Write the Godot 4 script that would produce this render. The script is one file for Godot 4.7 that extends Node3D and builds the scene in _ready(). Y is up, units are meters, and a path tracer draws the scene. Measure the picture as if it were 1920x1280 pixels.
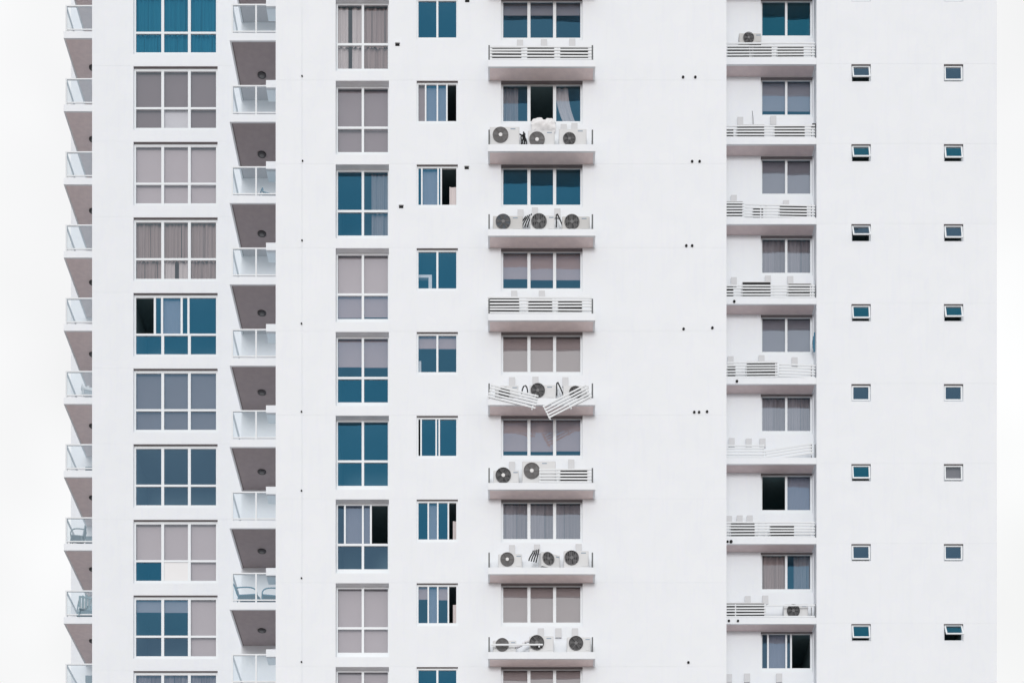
extends Node3D

# ---------------------------------------------------------------- measures
const EYE := 1.6          # height of the lens above the ground
const F := 3193.0         # focal length in pixels of the 1920 px wide photograph
const HORIZON := 2780.0   # row of the horizon in that photograph, far below its edge
const STOREY := 2.95
const D_C := 60.0         # distance of the centre block's wall
const D_LEDGE := 59.4     # front of the air conditioner ledges
const D_R := 62.84        # right block
const D_E := 63.42        # back wall of the recess between centre and right block
const D_L := 66.48        # left block
const D_MB := 61.81       # front of the balconies beside the centre block
const D_MBW := 64.5       # wall behind them
const D_LB := 68.66       # front of the balconies at the far left corner
const D_LBW := 72.2       # wall behind them

var M := {}
var boxes := {}
var taken := {}
var rng := RandomNumberGenerator.new()
var tower: Node3D
var tint := "glass_blue"

func wx(px: float, d: float) -> float:
	return (px - 960.0) / F * d

func wy(py: float, d: float) -> float:
	return EYE + (HORIZON - py) / F * d

func head(n: int) -> float:      # level of the window heads and slab undersides of storey n
	return EYE + STOREY * (float(n) + 0.745)

# ---------------------------------------------------------------- helpers
func lin(r: float, g: float, b: float, a := 1.0) -> Color:
	var c := Color(r, g, b).linear_to_srgb()
	c.a = a
	return c

func mat(called: String, c: Color, rough := 0.6, metal := 0.0) -> StandardMaterial3D:
	var m := StandardMaterial3D.new()
	m.resource_name = called
	m.albedo_color = c
	m.roughness = rough
	m.metallic = metal
	M[called] = m
	return m

func coated(called: String, c: Color, share: float) -> void:     # coated window glass: mirrors a share of the sky in its tint, lets the rest through
	var im := Image.create(2, 2, false, Image.FORMAT_RGB8)
	im.fill(Color(1.0, 0.015, 1.0))
	var m := ORMMaterial3D.new()
	m.resource_name = called
	m.orm_texture = ImageTexture.create_from_image(im)
	m.transparency = BaseMaterial3D.TRANSPARENCY_ALPHA
	c.a = share
	m.albedo_color = c
	M[called] = m

func noise_tex(freq: float, a: Color, b: Color, sd: int, oct := 4, size := 512, kind := FastNoiseLite.TYPE_SIMPLEX_SMOOTH) -> NoiseTexture2D:
	var n := FastNoiseLite.new()
	n.seed = sd
	n.noise_type = kind
	n.frequency = freq
	n.fractal_octaves = oct
	var g := Gradient.new()
	g.set_color(0, a)
	g.set_color(1, b)
	var t := NoiseTexture2D.new()
	t.width = size
	t.height = size
	t.seamless = true
	t.noise = n
	t.color_ramp = g
	return t

func mottled(m: StandardMaterial3D, t: Texture2D, per_metre: float) -> void:
	m.albedo_texture = t
	m.uv1_triplanar = true
	m.uv1_world_triplanar = true
	m.uv1_scale = Vector3.ONE * per_metre

func quad(st: SurfaceTool, a: Vector3, b: Vector3, c: Vector3, d: Vector3) -> void:    # corners counter-clockwise as seen from the front
	var n := (b - a).cross(d - a).normalized()
	for v in [a, c, b, a, d, c]:
		st.set_normal(n)
		st.add_vertex(v)

func begin() -> SurfaceTool:
	var st := SurfaceTool.new()
	st.begin(Mesh.PRIMITIVE_TRIANGLES)
	return st

func bx(st: SurfaceTool, lo: Vector3, hi: Vector3, t := Transform3D()) -> void:
	var p: Array[Vector3] = []
	for k in 8:
		p.append(t * Vector3(hi.x if k & 1 else lo.x, hi.y if k & 2 else lo.y, hi.z if k & 4 else lo.z))
	quad(st, p[4], p[5], p[7], p[6])
	quad(st, p[1], p[0], p[2], p[3])
	quad(st, p[5], p[1], p[3], p[7])
	quad(st, p[0], p[4], p[6], p[2])
	quad(st, p[6], p[7], p[3], p[2])
	quad(st, p[0], p[1], p[5], p[4])

func soft_bx(st: SurfaceTool, lo: Vector3, hi: Vector3, r: float) -> void:     # box with chamfered vertical and top edges
	var c := [Vector2(lo.x + r, lo.z), Vector2(hi.x - r, lo.z), Vector2(hi.x, lo.z + r), Vector2(hi.x, hi.z - r), Vector2(hi.x - r, hi.z), Vector2(lo.x + r, hi.z), Vector2(lo.x, hi.z - r), Vector2(lo.x, lo.z + r)]
	var mid := Vector2((lo.x + hi.x) / 2, (lo.z + hi.z) / 2)
	var top: Array[Vector3] = []
	for k in 8:
		var q: Vector2 = c[k]
		var s := mid + (q - mid) * Vector2(1.0 - 2.0 * r / (hi.x - lo.x), 1.0 - 2.0 * r / (hi.z - lo.z))
		top.append(Vector3(s.x, hi.y, s.y))
	for k in 8:
		var j := (k + 1) % 8
		var a: Vector2 = c[k]
		var b: Vector2 = c[j]
		quad(st, Vector3(b.x, lo.y, b.y), Vector3(a.x, lo.y, a.y), Vector3(a.x, hi.y - r, a.y), Vector3(b.x, hi.y - r, b.y))
		quad(st, Vector3(b.x, hi.y - r, b.y), Vector3(a.x, hi.y - r, a.y), top[k], top[j])
	for k in range(1, 7):
		st.set_normal(Vector3.UP)
		for v in [top[0], top[k], top[k + 1]]:
			st.add_vertex(v)
	bx(st, Vector3(lo.x + r, lo.y, lo.z + r), Vector3(hi.x - r, lo.y + 0.004, hi.z - r))

func tube(st: SurfaceTool, pts: Array, r: float, sides := 7) -> void:
	var rings := []
	for k in pts.size():
		var p: Vector3 = pts[k]
		var before: Vector3 = pts[maxi(k - 1, 0)]
		var after: Vector3 = pts[mini(k + 1, pts.size() - 1)]
		var along := (after - before).normalized()
		var u := along.cross(Vector3.RIGHT if absf(along.x) < 0.8 else Vector3.UP).normalized()
		var v := along.cross(u)
		var ring := []
		for s in sides:
			var a := TAU * s / sides
			ring.append([p + (u * cos(a) + v * sin(a)) * r, u * cos(a) + v * sin(a)])
		rings.append(ring)
	for k in pts.size() - 1:
		for s in sides:
			var e := (s + 1) % sides
			for q in [rings[k][s], rings[k + 1][e], rings[k][e], rings[k][s], rings[k + 1][s], rings[k + 1][e]]:
				st.set_normal(q[1])
				st.add_vertex(q[0])

func bend(a: Vector3, b: Vector3, c: Vector3, d: Vector3, steps := 8) -> Array:
	var out := []
	for k in steps + 1:
		out.append(a.bezier_interpolate(b, c, d, float(k) / steps))
	return out

func disc(st: SurfaceTool, c: Vector3, r: float, sides := 20, r0 := 0.0) -> void:      # faces +z
	for k in sides:
		var a := TAU * k / sides
		var b := TAU * (k + 1) / sides
		var pa := Vector3(cos(a), sin(a), 0)
		var pb := Vector3(cos(b), sin(b), 0)
		st.set_normal(Vector3.BACK)
		for v in ([c + pa * r0, c + pb * r, c + pa * r, c + pa * r0, c + pb * r0, c + pb * r] if r0 > 0.0 else [c, c + pb * r, c + pa * r]):
			st.add_vertex(v)

func barrel(st: SurfaceTool, c: Vector3, r: float, z0: float, z1: float, sides := 16, inward := false) -> void:     # round wall along z
	for k in sides:
		var a := TAU * k / sides
		var b := TAU * (k + 1) / sides
		var pa := Vector3(cos(a) * r, sin(a) * r, 0) + c
		var pb := Vector3(cos(b) * r, sin(b) * r, 0) + c
		if inward:
			quad(st, pb + Vector3(0, 0, z0), pa + Vector3(0, 0, z0), pa + Vector3(0, 0, z1), pb + Vector3(0, 0, z1))
		else:
			quad(st, pa + Vector3(0, 0, z0), pb + Vector3(0, 0, z0), pb + Vector3(0, 0, z1), pa + Vector3(0, 0, z1))

func put(called: String, mesh: Mesh, m: Material, parent: Node3D, at := Vector3.ZERO) -> MeshInstance3D:
	var o := MeshInstance3D.new()
	o.name = called
	o.mesh = mesh
	o.material_override = null
	if mesh is ArrayMesh:
		if mesh.surface_get_material(0) == null:
			mesh.surface_set_material(0, m)
		elif mesh.surface_get_material(0) != m:
			o.set_surface_override_material(0, m)
	else:
		o.set_surface_override_material(0, m)
	o.position = at
	add_named(o, parent)
	return o

func add_named(o: Node, parent: Node) -> void:      # leg, leg_001, leg_002 ...
	var base := str(o.name)
	var key := "%d/%s" % [parent.get_instance_id(), base]
	var n: int = taken.get(key, 0)
	taken[key] = n + 1
	if n:
		o.name = "%s_%03d" % [base, n]
	parent.add_child(o, true)

func done(called: String, st: SurfaceTool, m: Material, parent: Node3D, at := Vector3.ZERO) -> MeshInstance3D:
	return put(called, st.commit(), m, parent, at)

func box(called: String, lo: Vector3, hi: Vector3, m: Material, parent: Node3D) -> MeshInstance3D:
	var size := hi - lo
	var key := "%.3f %.3f %.3f" % [size.x, size.y, size.z]
	if not boxes.has(key):
		var st := begin()
		bx(st, -size / 2, size / 2)
		boxes[key] = st.commit()
	return put(called, boxes[key], m, parent, (lo + hi) / 2)

func thing(called: String, label: String, category: String, at: Vector3, group := "") -> Node3D:
	var o := Node3D.new()
	o.name = called
	o.position = at
	add_named(o, self)
	o.set_meta("label", label)
	o.set_meta("category", category)
	if group:
		o.set_meta("group", group)
	return o

# ---------------------------------------------------------------- walls
# a wall sheet facing the camera with openings [x0, x1, y0, y1, depth of the reveal] and fine recessed joints
func wall(x0: float, x1: float, y0: float, y1: float, d: float, back: float, holes: Array, levels: Array, uprights: Array) -> void:
	var st := begin()
	var xs := [x0, x1]
	var ys := [y0, y1]
	for h in holes:
		xs.append_array([h[0], h[1]])
		ys.append_array([h[2], h[3]])
	for l in levels:
		ys.append_array([l + 0.015, l + 0.024])
	for u in uprights:
		xs.append_array([u - 0.007, u + 0.007])
	xs.sort()
	ys.sort()
	var deep := 0.003
	for i in xs.size() - 1:
		if xs[i + 1] - xs[i] < 0.0005:
			continue
		var xm: float = (xs[i] + xs[i + 1]) / 2
		var in_upright := false
		for u in uprights:
			in_upright = in_upright or absf(xm - u) < 0.007
		var j := 0
		while j < ys.size() - 1:
			var k := j
			var ya: float = ys[j]
			var kind := cell(xm, (ys[j] + ys[j + 1]) / 2, holes, levels)
			while k + 1 < ys.size() - 1 and cell(xm, (ys[k + 1] + ys[k + 2]) / 2, holes, levels) == kind:
				k += 1
			var yb: float = ys[k + 1]
			j = k + 1
			if kind == 1 or yb - ya < 0.0005:
				continue
			var z := -d - (0.02 if in_upright else (deep if kind == 2 else 0.0))
			quad(st, Vector3(xs[i], ya, z), Vector3(xs[i + 1], ya, z), Vector3(xs[i + 1], yb, z), Vector3(xs[i], yb, z))
	for l in levels:
		for y in [l + 0.015, l + 0.024]:
			quad(st, Vector3(x0, y, -d), Vector3(x1, y, -d), Vector3(x1, y, -d - deep), Vector3(x0, y, -d - deep))
	for u in uprights:
		for x in [u - 0.007, u + 0.007]:
			quad(st, Vector3(x, y0, -d), Vector3(x, y1, -d), Vector3(x, y1, -d - 0.02), Vector3(x, y0, -d - 0.02))
	for h in holes:
		var a := Vector3(h[0], h[2], -d)
		var b := Vector3(h[1], h[3], -d - h[4])
		quad(st, Vector3(a.x, a.y, b.z), Vector3(a.x, a.y, a.z), Vector3(b.x, a.y, a.z), Vector3(b.x, a.y, b.z))
		quad(st, Vector3(a.x, b.y, a.z), Vector3(a.x, b.y, b.z), Vector3(b.x, b.y, b.z), Vector3(b.x, b.y, a.z))
		quad(st, Vector3(a.x, a.y, a.z), Vector3(a.x, a.y, b.z), Vector3(a.x, b.y, b.z), Vector3(a.x, b.y, a.z))
		quad(st, Vector3(b.x, a.y, b.z), Vector3(b.x, a.y, a.z), Vector3(b.x, b.y, a.z), Vector3(b.x, b.y, b.z))
	# sides, back and top
	quad(st, Vector3(x0, y0, -back), Vector3(x0, y0, -d), Vector3(x0, y1, -d), Vector3(x0, y1, -back))
	quad(st, Vector3(x1, y0, -d), Vector3(x1, y0, -back), Vector3(x1, y1, -back), Vector3(x1, y1, -d))
	quad(st, Vector3(x1, y0, -back), Vector3(x0, y0, -back), Vector3(x0, y1, -back), Vector3(x1, y1, -back))
	quad(st, Vector3(x0, y1, -d), Vector3(x1, y1, -d), Vector3(x1, y1, -back), Vector3(x0, y1, -back))
	done("wall", st, M.wall, tower)

func cell(x: float, y: float, holes: Array, levels: Array) -> int:
	for h in holes:
		if x > h[0] and x < h[1] and y > h[2] and y < h[3]:
			return 1
	for l in levels:
		if y > l + 0.015 and y < l + 0.024:
			return 2
	return 0

# ---------------------------------------------------------------- windows
# kind: x0, x1 (metres), drop (height of the opening), d, reveal, side, top, low (bar widths), bar
func window(k: Dictionary, n: int, spec: Array, label := "") -> MeshInstance3D:
	var w: float = k.x1 - k.x0
	var h: float = k.drop
	tint = k.get("tint", "glass_blue")
	var st := begin()
	var t := 0.06
	bx(st, Vector3(-w / 2, 0, -t), Vector3(w / 2, k.low, 0))
	bx(st, Vector3(-w / 2, h - k.top, -t), Vector3(w / 2, h, 0))
	bx(st, Vector3(-w / 2, k.low, -t), Vector3(-w / 2 + k.side, h - k.top, 0))
	bx(st, Vector3(w / 2 - k.side, k.low, -t), Vector3(w / 2, h - k.top, 0))
	var o := done("window", st, M.frame, tower, Vector3((k.x0 + k.x1) / 2, head(n) - h, -k.d - k.reveal))
	if label:
		o.set_meta("label", label)
	room(o, w, h)
	if k.has("line"):
		box("shade_strip", Vector3(-w / 2 + 0.002, h - k.line, 0.002), Vector3(w / 2 - 0.002, h - 0.002, k.reveal - 0.004), M.shade_strip, o)  # dark strip that colours in the shade under the window head
	var xa: float = -w / 2 + k.side
	var xb: float = w / 2 - k.side
	var rows := [[k.low, h - k.top]]
	if k.has("transom"):
		rows = [[k.transom + 0.04, h - k.top], [k.low, k.transom - 0.04]]
		box("transom", Vector3(xa, k.transom - 0.04, -t + 0.004), Vector3(xb, k.transom + 0.04, 0.006), M.frame, o)
	for r in rows.size():
		var codes: String = spec[r * 2]
		var edges: Array = spec[r * 2 + 1]
		if edges.is_empty():
			for c in range(1, codes.length()):
				edges.append(float(c) / codes.length())
		var cuts := [0.0] + edges + [1.0]
		var standard := codes.length() <= 3
		for c in codes.length():
			var b0: float = 0.0 if c == 0 else k.bar / 2 * (1.0 if standard else 0.75)
			var b1: float = 0.0 if c == codes.length() - 1 else k.bar / 2 * (1.0 if standard else 0.75)
			var x0: float = lerpf(xa, xb, cuts[c]) + b0
			var x1: float = lerpf(xa, xb, cuts[c + 1]) - b1
			if c:
				var xc: float = lerpf(xa, xb, cuts[c])
				box("mullion" if standard else "sash_bar", Vector3(xc - b0, rows[r][0], -t + 0.002), Vector3(xc + b0, rows[r][1], 0.003), M.frame, o)
			pane(o, codes[c], x0, x1, rows[r][0], rows[r][1], c)
	return o

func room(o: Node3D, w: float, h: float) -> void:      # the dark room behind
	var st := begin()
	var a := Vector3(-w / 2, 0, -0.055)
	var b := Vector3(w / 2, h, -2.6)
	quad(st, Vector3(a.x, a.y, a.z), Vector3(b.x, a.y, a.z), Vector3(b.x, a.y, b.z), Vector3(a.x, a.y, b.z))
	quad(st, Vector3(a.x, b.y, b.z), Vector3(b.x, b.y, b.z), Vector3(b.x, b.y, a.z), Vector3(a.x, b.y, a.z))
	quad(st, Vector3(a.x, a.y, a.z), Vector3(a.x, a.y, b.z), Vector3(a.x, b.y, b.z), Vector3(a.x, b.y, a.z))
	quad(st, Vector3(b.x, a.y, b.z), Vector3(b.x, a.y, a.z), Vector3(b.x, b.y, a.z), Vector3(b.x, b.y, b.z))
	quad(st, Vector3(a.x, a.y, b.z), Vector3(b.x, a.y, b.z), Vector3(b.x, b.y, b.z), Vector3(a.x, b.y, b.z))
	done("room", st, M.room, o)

func pane(o: Node3D, code: String, x0: float, x1: float, y0: float, y1: float, c: int) -> void:
	if code == "x":
		return
	if code == "y":
		curtain(o, lerpf(x0, x1, 0.52), x1 + 0.04, y0, lerpf(y0, y1, 0.55 if c == 3 else 0.95), -0.1, M.curtain_light, 0.03)
		return
	var e := 0.004
	if code == "w":
		box("white_panel", Vector3(x0 + e, y0 + e, -0.04), Vector3(x1 - e, y1 - e, -0.02), M.panel, o)
		return
	var glass: Material = M.glass_grey
	if code in "tkTu":
		glass = M[tint]
	elif code == "M":
		glass = M.glass_mirror
	elif code in "NO":
		glass = M.glass_mirror_blue
	elif code in "hqev":
		glass = M.glass_mid
	elif code in "DC":
		glass = M.glass_cool
	sheet_pane(o, x0, x1, y0, y1, glass)
	var z := -0.13
	var blind := {"b": M.blind, "B": M.blind_light, "D": M.blind_blue, "G": M.blind_white, "K": M.blind_dark, "M": M.blind_shade, "N": M.blind_blue}
	if blind.has(code):
		sheet(o, x0 - 0.04, x1 + 0.04, y0 - 0.03, y1 + 0.03, z - rng.randf() * 0.02, blind[code], false)
	elif code in "hqe":
		var f: float = {"h": 0.66, "q": 0.28, "e": 0.80}[code]
		f += rng.randf_range(-0.02, 0.02)
		sheet(o, x0 - 0.04, x1 + 0.04, y1 - (y1 - y0) * f, y1 + 0.03, z, M.blind_cool if tint == "glass_slate" else M.blind_warm, true)
	elif code == "u":
		curtain(o, x0 - 0.03, x1 + 0.03, y0, y1 + 0.03, z, M.sheer, 0.012)
	elif code in "cCTO":
		drapes(o, x0 - 0.03, x1 + 0.03, y0 - 0.02, y1 + 0.03, z, {"c": [M.curtain], "C": [M.curtain_grey, M.curtain_dim], "O": [M.curtain_grey, M.curtain_dim], "T": [M.curtain_teal]}[code], 0.075)
	elif code == "s":
		var g := 0.42
		curtain(o, x0 - 0.03, lerpf(x0, x1, g), y0 - 0.02, y1 + 0.03, z, M.curtain_light, 0.055)
		curtain(o, lerpf(x0, x1, g + 0.17), x1 + 0.03, y0 - 0.02, y1 + 0.03, z, M.curtain_light, 0.055)
	elif code == "v":
		if c == 2:
			curtain(o, x0 - 0.03, lerpf(x0, x1, 0.5), y0, y1 + 0.03, z, M.curtain_light, 0.06, 0.3)
		elif c % 2:
			curtain(o, lerpf(x0, x1, 0.3), x1 + 0.03, y0, y1 + 0.03, z, M.curtain_grey, 0.06)
		else:
			curtain(o, x0 - 0.03, lerpf(x0, x1, 0.62), y0, y1 + 0.03, z, M.curtain_grey, 0.06)

var ripple: FastNoiseLite

func sheet_pane(o: Node3D, x0: float, x1: float, y0: float, y1: float, glass: Material) -> void:
	# toughened glass is never quite flat or quite plumb
	if ripple == null:
		ripple = FastNoiseLite.new()
		ripple.seed = 31
		ripple.frequency = 0.9
		ripple.fractal_octaves = 2
	var st := begin()
	var e := 0.003
	var off := rng.randf() * 100.0
	var lean := Vector2(rng.randf_range(-0.02, 0.02), rng.randf_range(-0.025, 0.025))
	var nx := 6
	var ny := 8
	var grid := []
	for j in ny + 1:
		var row := []
		for i in nx + 1:
			var p := Vector3(lerpf(x0 - e, x1 + e, float(i) / nx), lerpf(y0 - e, y1 + e, float(j) / ny), -0.03)
			var d := Vector2(ripple.get_noise_2d(p.x + off, p.y), ripple.get_noise_2d(p.x, p.y + off + 40.0)) * 0.014 + lean
			row.append([p, Vector3(d.x, d.y, 1).normalized()])
		grid.append(row)
	for j in ny:
		for i in nx:
			for q in [grid[j][i], grid[j + 1][i + 1], grid[j][i + 1], grid[j][i], grid[j + 1][i], grid[j + 1][i + 1]]:
				st.set_normal(q[1])
				st.add_vertex(q[0])
	done("pane", st, glass, o)

func sheet(o: Node3D, x0: float, x1: float, y0: float, y1: float, z: float, m: Material, rail: bool) -> void:
	var st := begin()
	bx(st, Vector3(x0, y0, z - 0.004), Vector3(x1, y1, z))
	if rail:
		bx(st, Vector3(x0, y0 - 0.035, z - 0.012), Vector3(x1, y0, z + 0.01))
	done("blind", st, m, o)

func curtain(o: Node3D, x0: float, x1: float, y0: float, y1: float, z: float, m: Material, deep: float, sweep := 0.0) -> void:
	var st := begin()
	var n := maxi(10, int((x1 - x0) / 0.018))
	var ph := rng.randf() * TAU
	var a := rng.randf_range(30.0, 44.0)
	var b := rng.randf_range(11.0, 17.0)
	var rows := []
	for r in 7:
		var line := []
		var v := r / 6.0
		for i in n + 1:
			var x := lerpf(x0, x1, float(i) / n)
			var wob := 0.02 * (1.0 - v)
			var fold := 0.6 * sin(a * (x + wob * sin(b * x)) + ph) + 0.4 * sin(b * x + ph * 2.0)
			line.append(Vector3(x + sweep * v * v, lerpf(y1, y0, v), z - deep * 0.6 + deep * fold * (0.6 + 0.4 * v)))
		rows.append(line)
	for r in 6:
		for i in n:
			for v in [rows[r + 1][i], rows[r][i + 1], rows[r + 1][i + 1], rows[r + 1][i], rows[r][i], rows[r][i + 1]]:
				st.set_smooth_group(0)
				st.add_vertex(v)
	st.index()
	st.generate_normals()
	done("curtain", st, m, o)

# a pane's width hung with two or three lengths of cloth that do not quite meet
func drapes(o: Node3D, x0: float, x1: float, y0: float, y1: float, z: float, ms: Array, deep: float) -> void:
	var x := x0
	var k := 0
	while x < x1 - 0.05:
		var e := minf(x + rng.randf_range(0.26, 0.6), x1)
		if x1 - e < 0.12:
			e = x1
		curtain(o, x, e, y0, y1, z, ms[k % ms.size()], deep)
		x = e + rng.randf_range(0.0, 0.035)
		k += 1

# small top-hung bathroom window; open: how far the sash swings out, in degrees
func awning(k: Dictionary, n: int, open: float, code: String) -> void:
	var w: float = k.x1 - k.x0
	var h: float = k.drop
	var st := begin()
	var b := 0.045
	bx(st, Vector3(-w / 2, 0, -0.06), Vector3(w / 2, 0.075, 0))
	bx(st, Vector3(-w / 2, h - b, -0.06), Vector3(w / 2, h, 0))
	bx(st, Vector3(-w / 2, 0.075, -0.06), Vector3(-w / 2 + b, h - b, 0))
	bx(st, Vector3(w / 2 - b, 0.075, -0.06), Vector3(w / 2, h - b, 0))
	var o := done("window", st, M.frame, tower, Vector3((k.x0 + k.x1) / 2, head(n) - h, -k.d - k.reveal))
	room(o, w, h)
	box("shade_strip", Vector3(-w / 2 + 0.002, h - 0.014, 0.002), Vector3(w / 2 - 0.002, h - 0.002, k.reveal - 0.004), M.shade_strip, o)  # same painted shade, lining the top of the small reveal
	var sw := w - 2 * b + 0.03
	var sh := h - b - 0.075 + 0.03
	st = begin()
	var s := 0.05
	bx(st, Vector3(-sw / 2, -s, 0), Vector3(sw / 2, 0, 0.035))
	bx(st, Vector3(-sw / 2, -sh, 0), Vector3(sw / 2, -sh + s, 0.035))
	bx(st, Vector3(-sw / 2, -sh + s, 0), Vector3(-sw / 2 + s, -s, 0.035))
	bx(st, Vector3(sw / 2 - s, -sh + s, 0), Vector3(sw / 2, -s, 0.035))
	var sash := done("sash", st, M.frame, o, Vector3(0, h - b + 0.015, 0.004))
	st = begin()
	quad(st, Vector3(-sw / 2 + s, -sh + s, 0.016), Vector3(sw / 2 - s, -sh + s, 0.016), Vector3(sw / 2 - s, -s, 0.016), Vector3(-sw / 2 + s, -s, 0.016))
	var p := done("pane", st, M.glass_grey if code == "b" else M[["glass_teal", "glass_slate"][n % 2]], o, sash.position)
	sash.rotation_degrees.x = -open
	p.rotation_degrees.x = -open
	if code == "b":
		sheet(o, -w / 2 + b, w / 2 - b, 0.06, h - b, -0.1, M.blind_blue, false)

# ---------------------------------------------------------------- ledges, railings
func slab(called: String, x0: float, x1: float, d0: float, d1: float, y: float, thick: float, under: Material, lip := 0.03, groove := false) -> MeshInstance3D:
	var st := begin()
	bx(st, Vector3(x0, y + lip, -d1), Vector3(x1, y + thick, -d0))
	# drip edge under the rim
	bx(st, Vector3(x0, y, -d0 - 0.07), Vector3(x1, y + lip, -d0))
	bx(st, Vector3(x0, y, -d1), Vector3(x0 + 0.06, y + lip, -d0 - 0.07))
	bx(st, Vector3(x1 - 0.06, y, -d1), Vector3(x1, y + lip, -d0 - 0.07))
	var o := done(called, st, M.wall, tower)
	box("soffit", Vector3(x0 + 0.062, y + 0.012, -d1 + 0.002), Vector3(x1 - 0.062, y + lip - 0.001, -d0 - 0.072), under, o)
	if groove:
		box("drip_groove", Vector3(x0 + 0.062, y + 0.005, -d1 + 0.01), Vector3(x0 + 0.1, y + 0.011, -d0 - 0.12), M.shade_strip, o)
	return o

# flat slats between two points of a railing; tilt pulls the second end up or down
func railing(x0: float, x1: float, y: float, d: float, count: int, posts: Array, turn := 0.0, pivot_right := false, first := 0) -> Node3D:
	var px := x1 if pivot_right else x0
	var step := 0.106
	var o := Node3D.new()
	o.name = "ledge_railing"
	o.position = Vector3(px, y, -d)
	add_named(o, tower)
	for p in posts:
		box("rail_post", Vector3(p - px - 0.022, first * step - 0.02, -0.05), Vector3(p - px + 0.022, count * step, -0.016), M.rail, o)
	for s in range(first, count):
		var sag := rng.randf_range(-0.006, 0.006)
		var slat := box("rail_slat", Vector3(x0 - px, s * step + 0.03 + sag, -0.014), Vector3(x1 - px, s * step + 0.083 + sag, 0.004), M.rail, o)
		slat.rotation_degrees.z = rng.randf_range(-0.35, 0.35)
	o.rotation_degrees.z = turn
	return o

func side_rail(x: float, y: float, d0: float, d1: float, count: int) -> void:
	var o := box("side_railing", Vector3(x - 0.025, y, -d0 - 0.05), Vector3(x + 0.025, y + count * 0.106, -d0), M.dark_metal, tower)
	for s in count:
		box("rail_slat", Vector3(-0.012, s * 0.106 + 0.03 - count * 0.053, -(d1 - d0) + 0.03), Vector3(0.012, s * 0.106 + 0.083 - count * 0.053, -0.026), M.rail, o)

# ---------------------------------------------------------------- air conditioners
# front face at z = 0, standing on y = 0, x = 0 is its middle
func conditioner(label: String, x0: float, x1: float, y: float, ytop: float, d: float, o: Dictionary) -> Node3D:
	var w := x1 - x0
	var h := ytop - y
	var t := thing("air_conditioner", label, "air conditioner", Vector3((x0 + x1) / 2, y, -d), "outdoor air conditioning units on the tower")
	var feet := 0.09
	var depth := 0.3
	var st := begin()
	soft_bx(st, Vector3(-w / 2, feet, -depth), Vector3(w / 2, h, 0), 0.02)
	done("casing", st, M[o.get("casing", "casing")], t)
	for s in [-1, 1]:
		box("foot", Vector3(s * w * 0.33 - 0.05, 0, -depth + 0.02), Vector3(s * w * 0.33 + 0.05, feet, -0.02), M.dark_metal, t)
	if o.get("louvred", false):
		st = begin()
		bx(st, Vector3(-w / 2 + 0.02, feet + 0.005, 0.0), Vector3(w / 2 - 0.02, h - 0.05, 0.012))
		done("dark_grille", st, M.hole, t)
		for k in 7:
			var gy := lerpf(feet + 0.07, h - 0.12, k / 6.0)
			box("louvre", Vector3(-w / 2 + 0.03, gy, 0.012), Vector3(w / 2 - 0.03, gy + 0.012, 0.022), M.fan_dark, t)
	else:
		var r: float = o.get("r", 0.25)
		var fx: float = o.get("fx", -0.14)
		var fy: float = o.get("fy", (h + feet) / 2)
		fan(t, Vector3(fx, fy, 0.0), r, M[o.get("fan", "fan_dark")], M[o.get("hub", "fan_grey")], o.get("bars", false))
		var px := fx + r + 0.05
		if w / 2 - px > 0.12:
			box("service_panel", Vector3(px + 0.02, feet + 0.06, 0.001), Vector3(w / 2 - 0.04, h - 0.12, 0.008), M[o.get("casing", "casing")], t)
			box("maker_badge", Vector3(px + 0.03, h - 0.1, 0.001), Vector3(minf(px + 0.2, w / 2 - 0.04), h - 0.07, 0.006), M.badge, t)
	return t

func fan(t: Node3D, c: Vector3, r: float, dark: Material, hub: Material, bars: bool) -> void:
	var st := begin()
	disc(st, c + Vector3(0, 0, 0.003), r, 24)
	done("fan_opening", st, dark, t)
	st = begin()
	for k in 5:
		var a := TAU * k / 5 + 0.3
		var p := func(rr: float, da: float, z: float) -> Vector3: return c + Vector3(cos(a + da) * rr, sin(a + da) * rr, z)
		quad(st, p.call(r * 0.2, -0.3, 0.007), p.call(r * 0.9, -0.15, 0.007), p.call(r * 0.9, 0.55, 0.014), p.call(r * 0.25, 0.5, 0.014))
	done("fan_blades", st, M.guard if dark == M.fan_mid else M.blade, t)
	st = begin()
	disc(st, c + Vector3(0, 0, 0.034), r * 0.24, 14)
	barrel(st, c, r * 0.24, 0.004, 0.034, 14)
	done("fan_hub", st, hub, t)
	st = begin()
	for q in ([0.98] if bars else [0.42, 0.6, 0.79, 0.98]):
		var ring := []
		for k in 21:
			ring.append(c + Vector3(cos(TAU * k / 20) * r * q, sin(TAU * k / 20) * r * q, 0.03))
		tube(st, ring, 0.0065 if q < 0.9 else 0.012, 4)
	if bars:
		for k in 7:
			var x := lerpf(-0.85, 0.85, k / 6.0) * r
			var y := sqrt(maxf(r * r - x * x, 0.0))
			tube(st, [c + Vector3(x, -y, 0.03), c + Vector3(x, y, 0.03)], 0.008, 4)
	else:
		for k in 6:
			var a := TAU * k / 6
			tube(st, [c + Vector3(cos(a) * r * 0.2, sin(a) * r * 0.2, 0.03), c + Vector3(cos(a) * r, sin(a) * r, 0.03)], 0.006, 4)
	done("fan_guard", st, M.guard, t)

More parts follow.
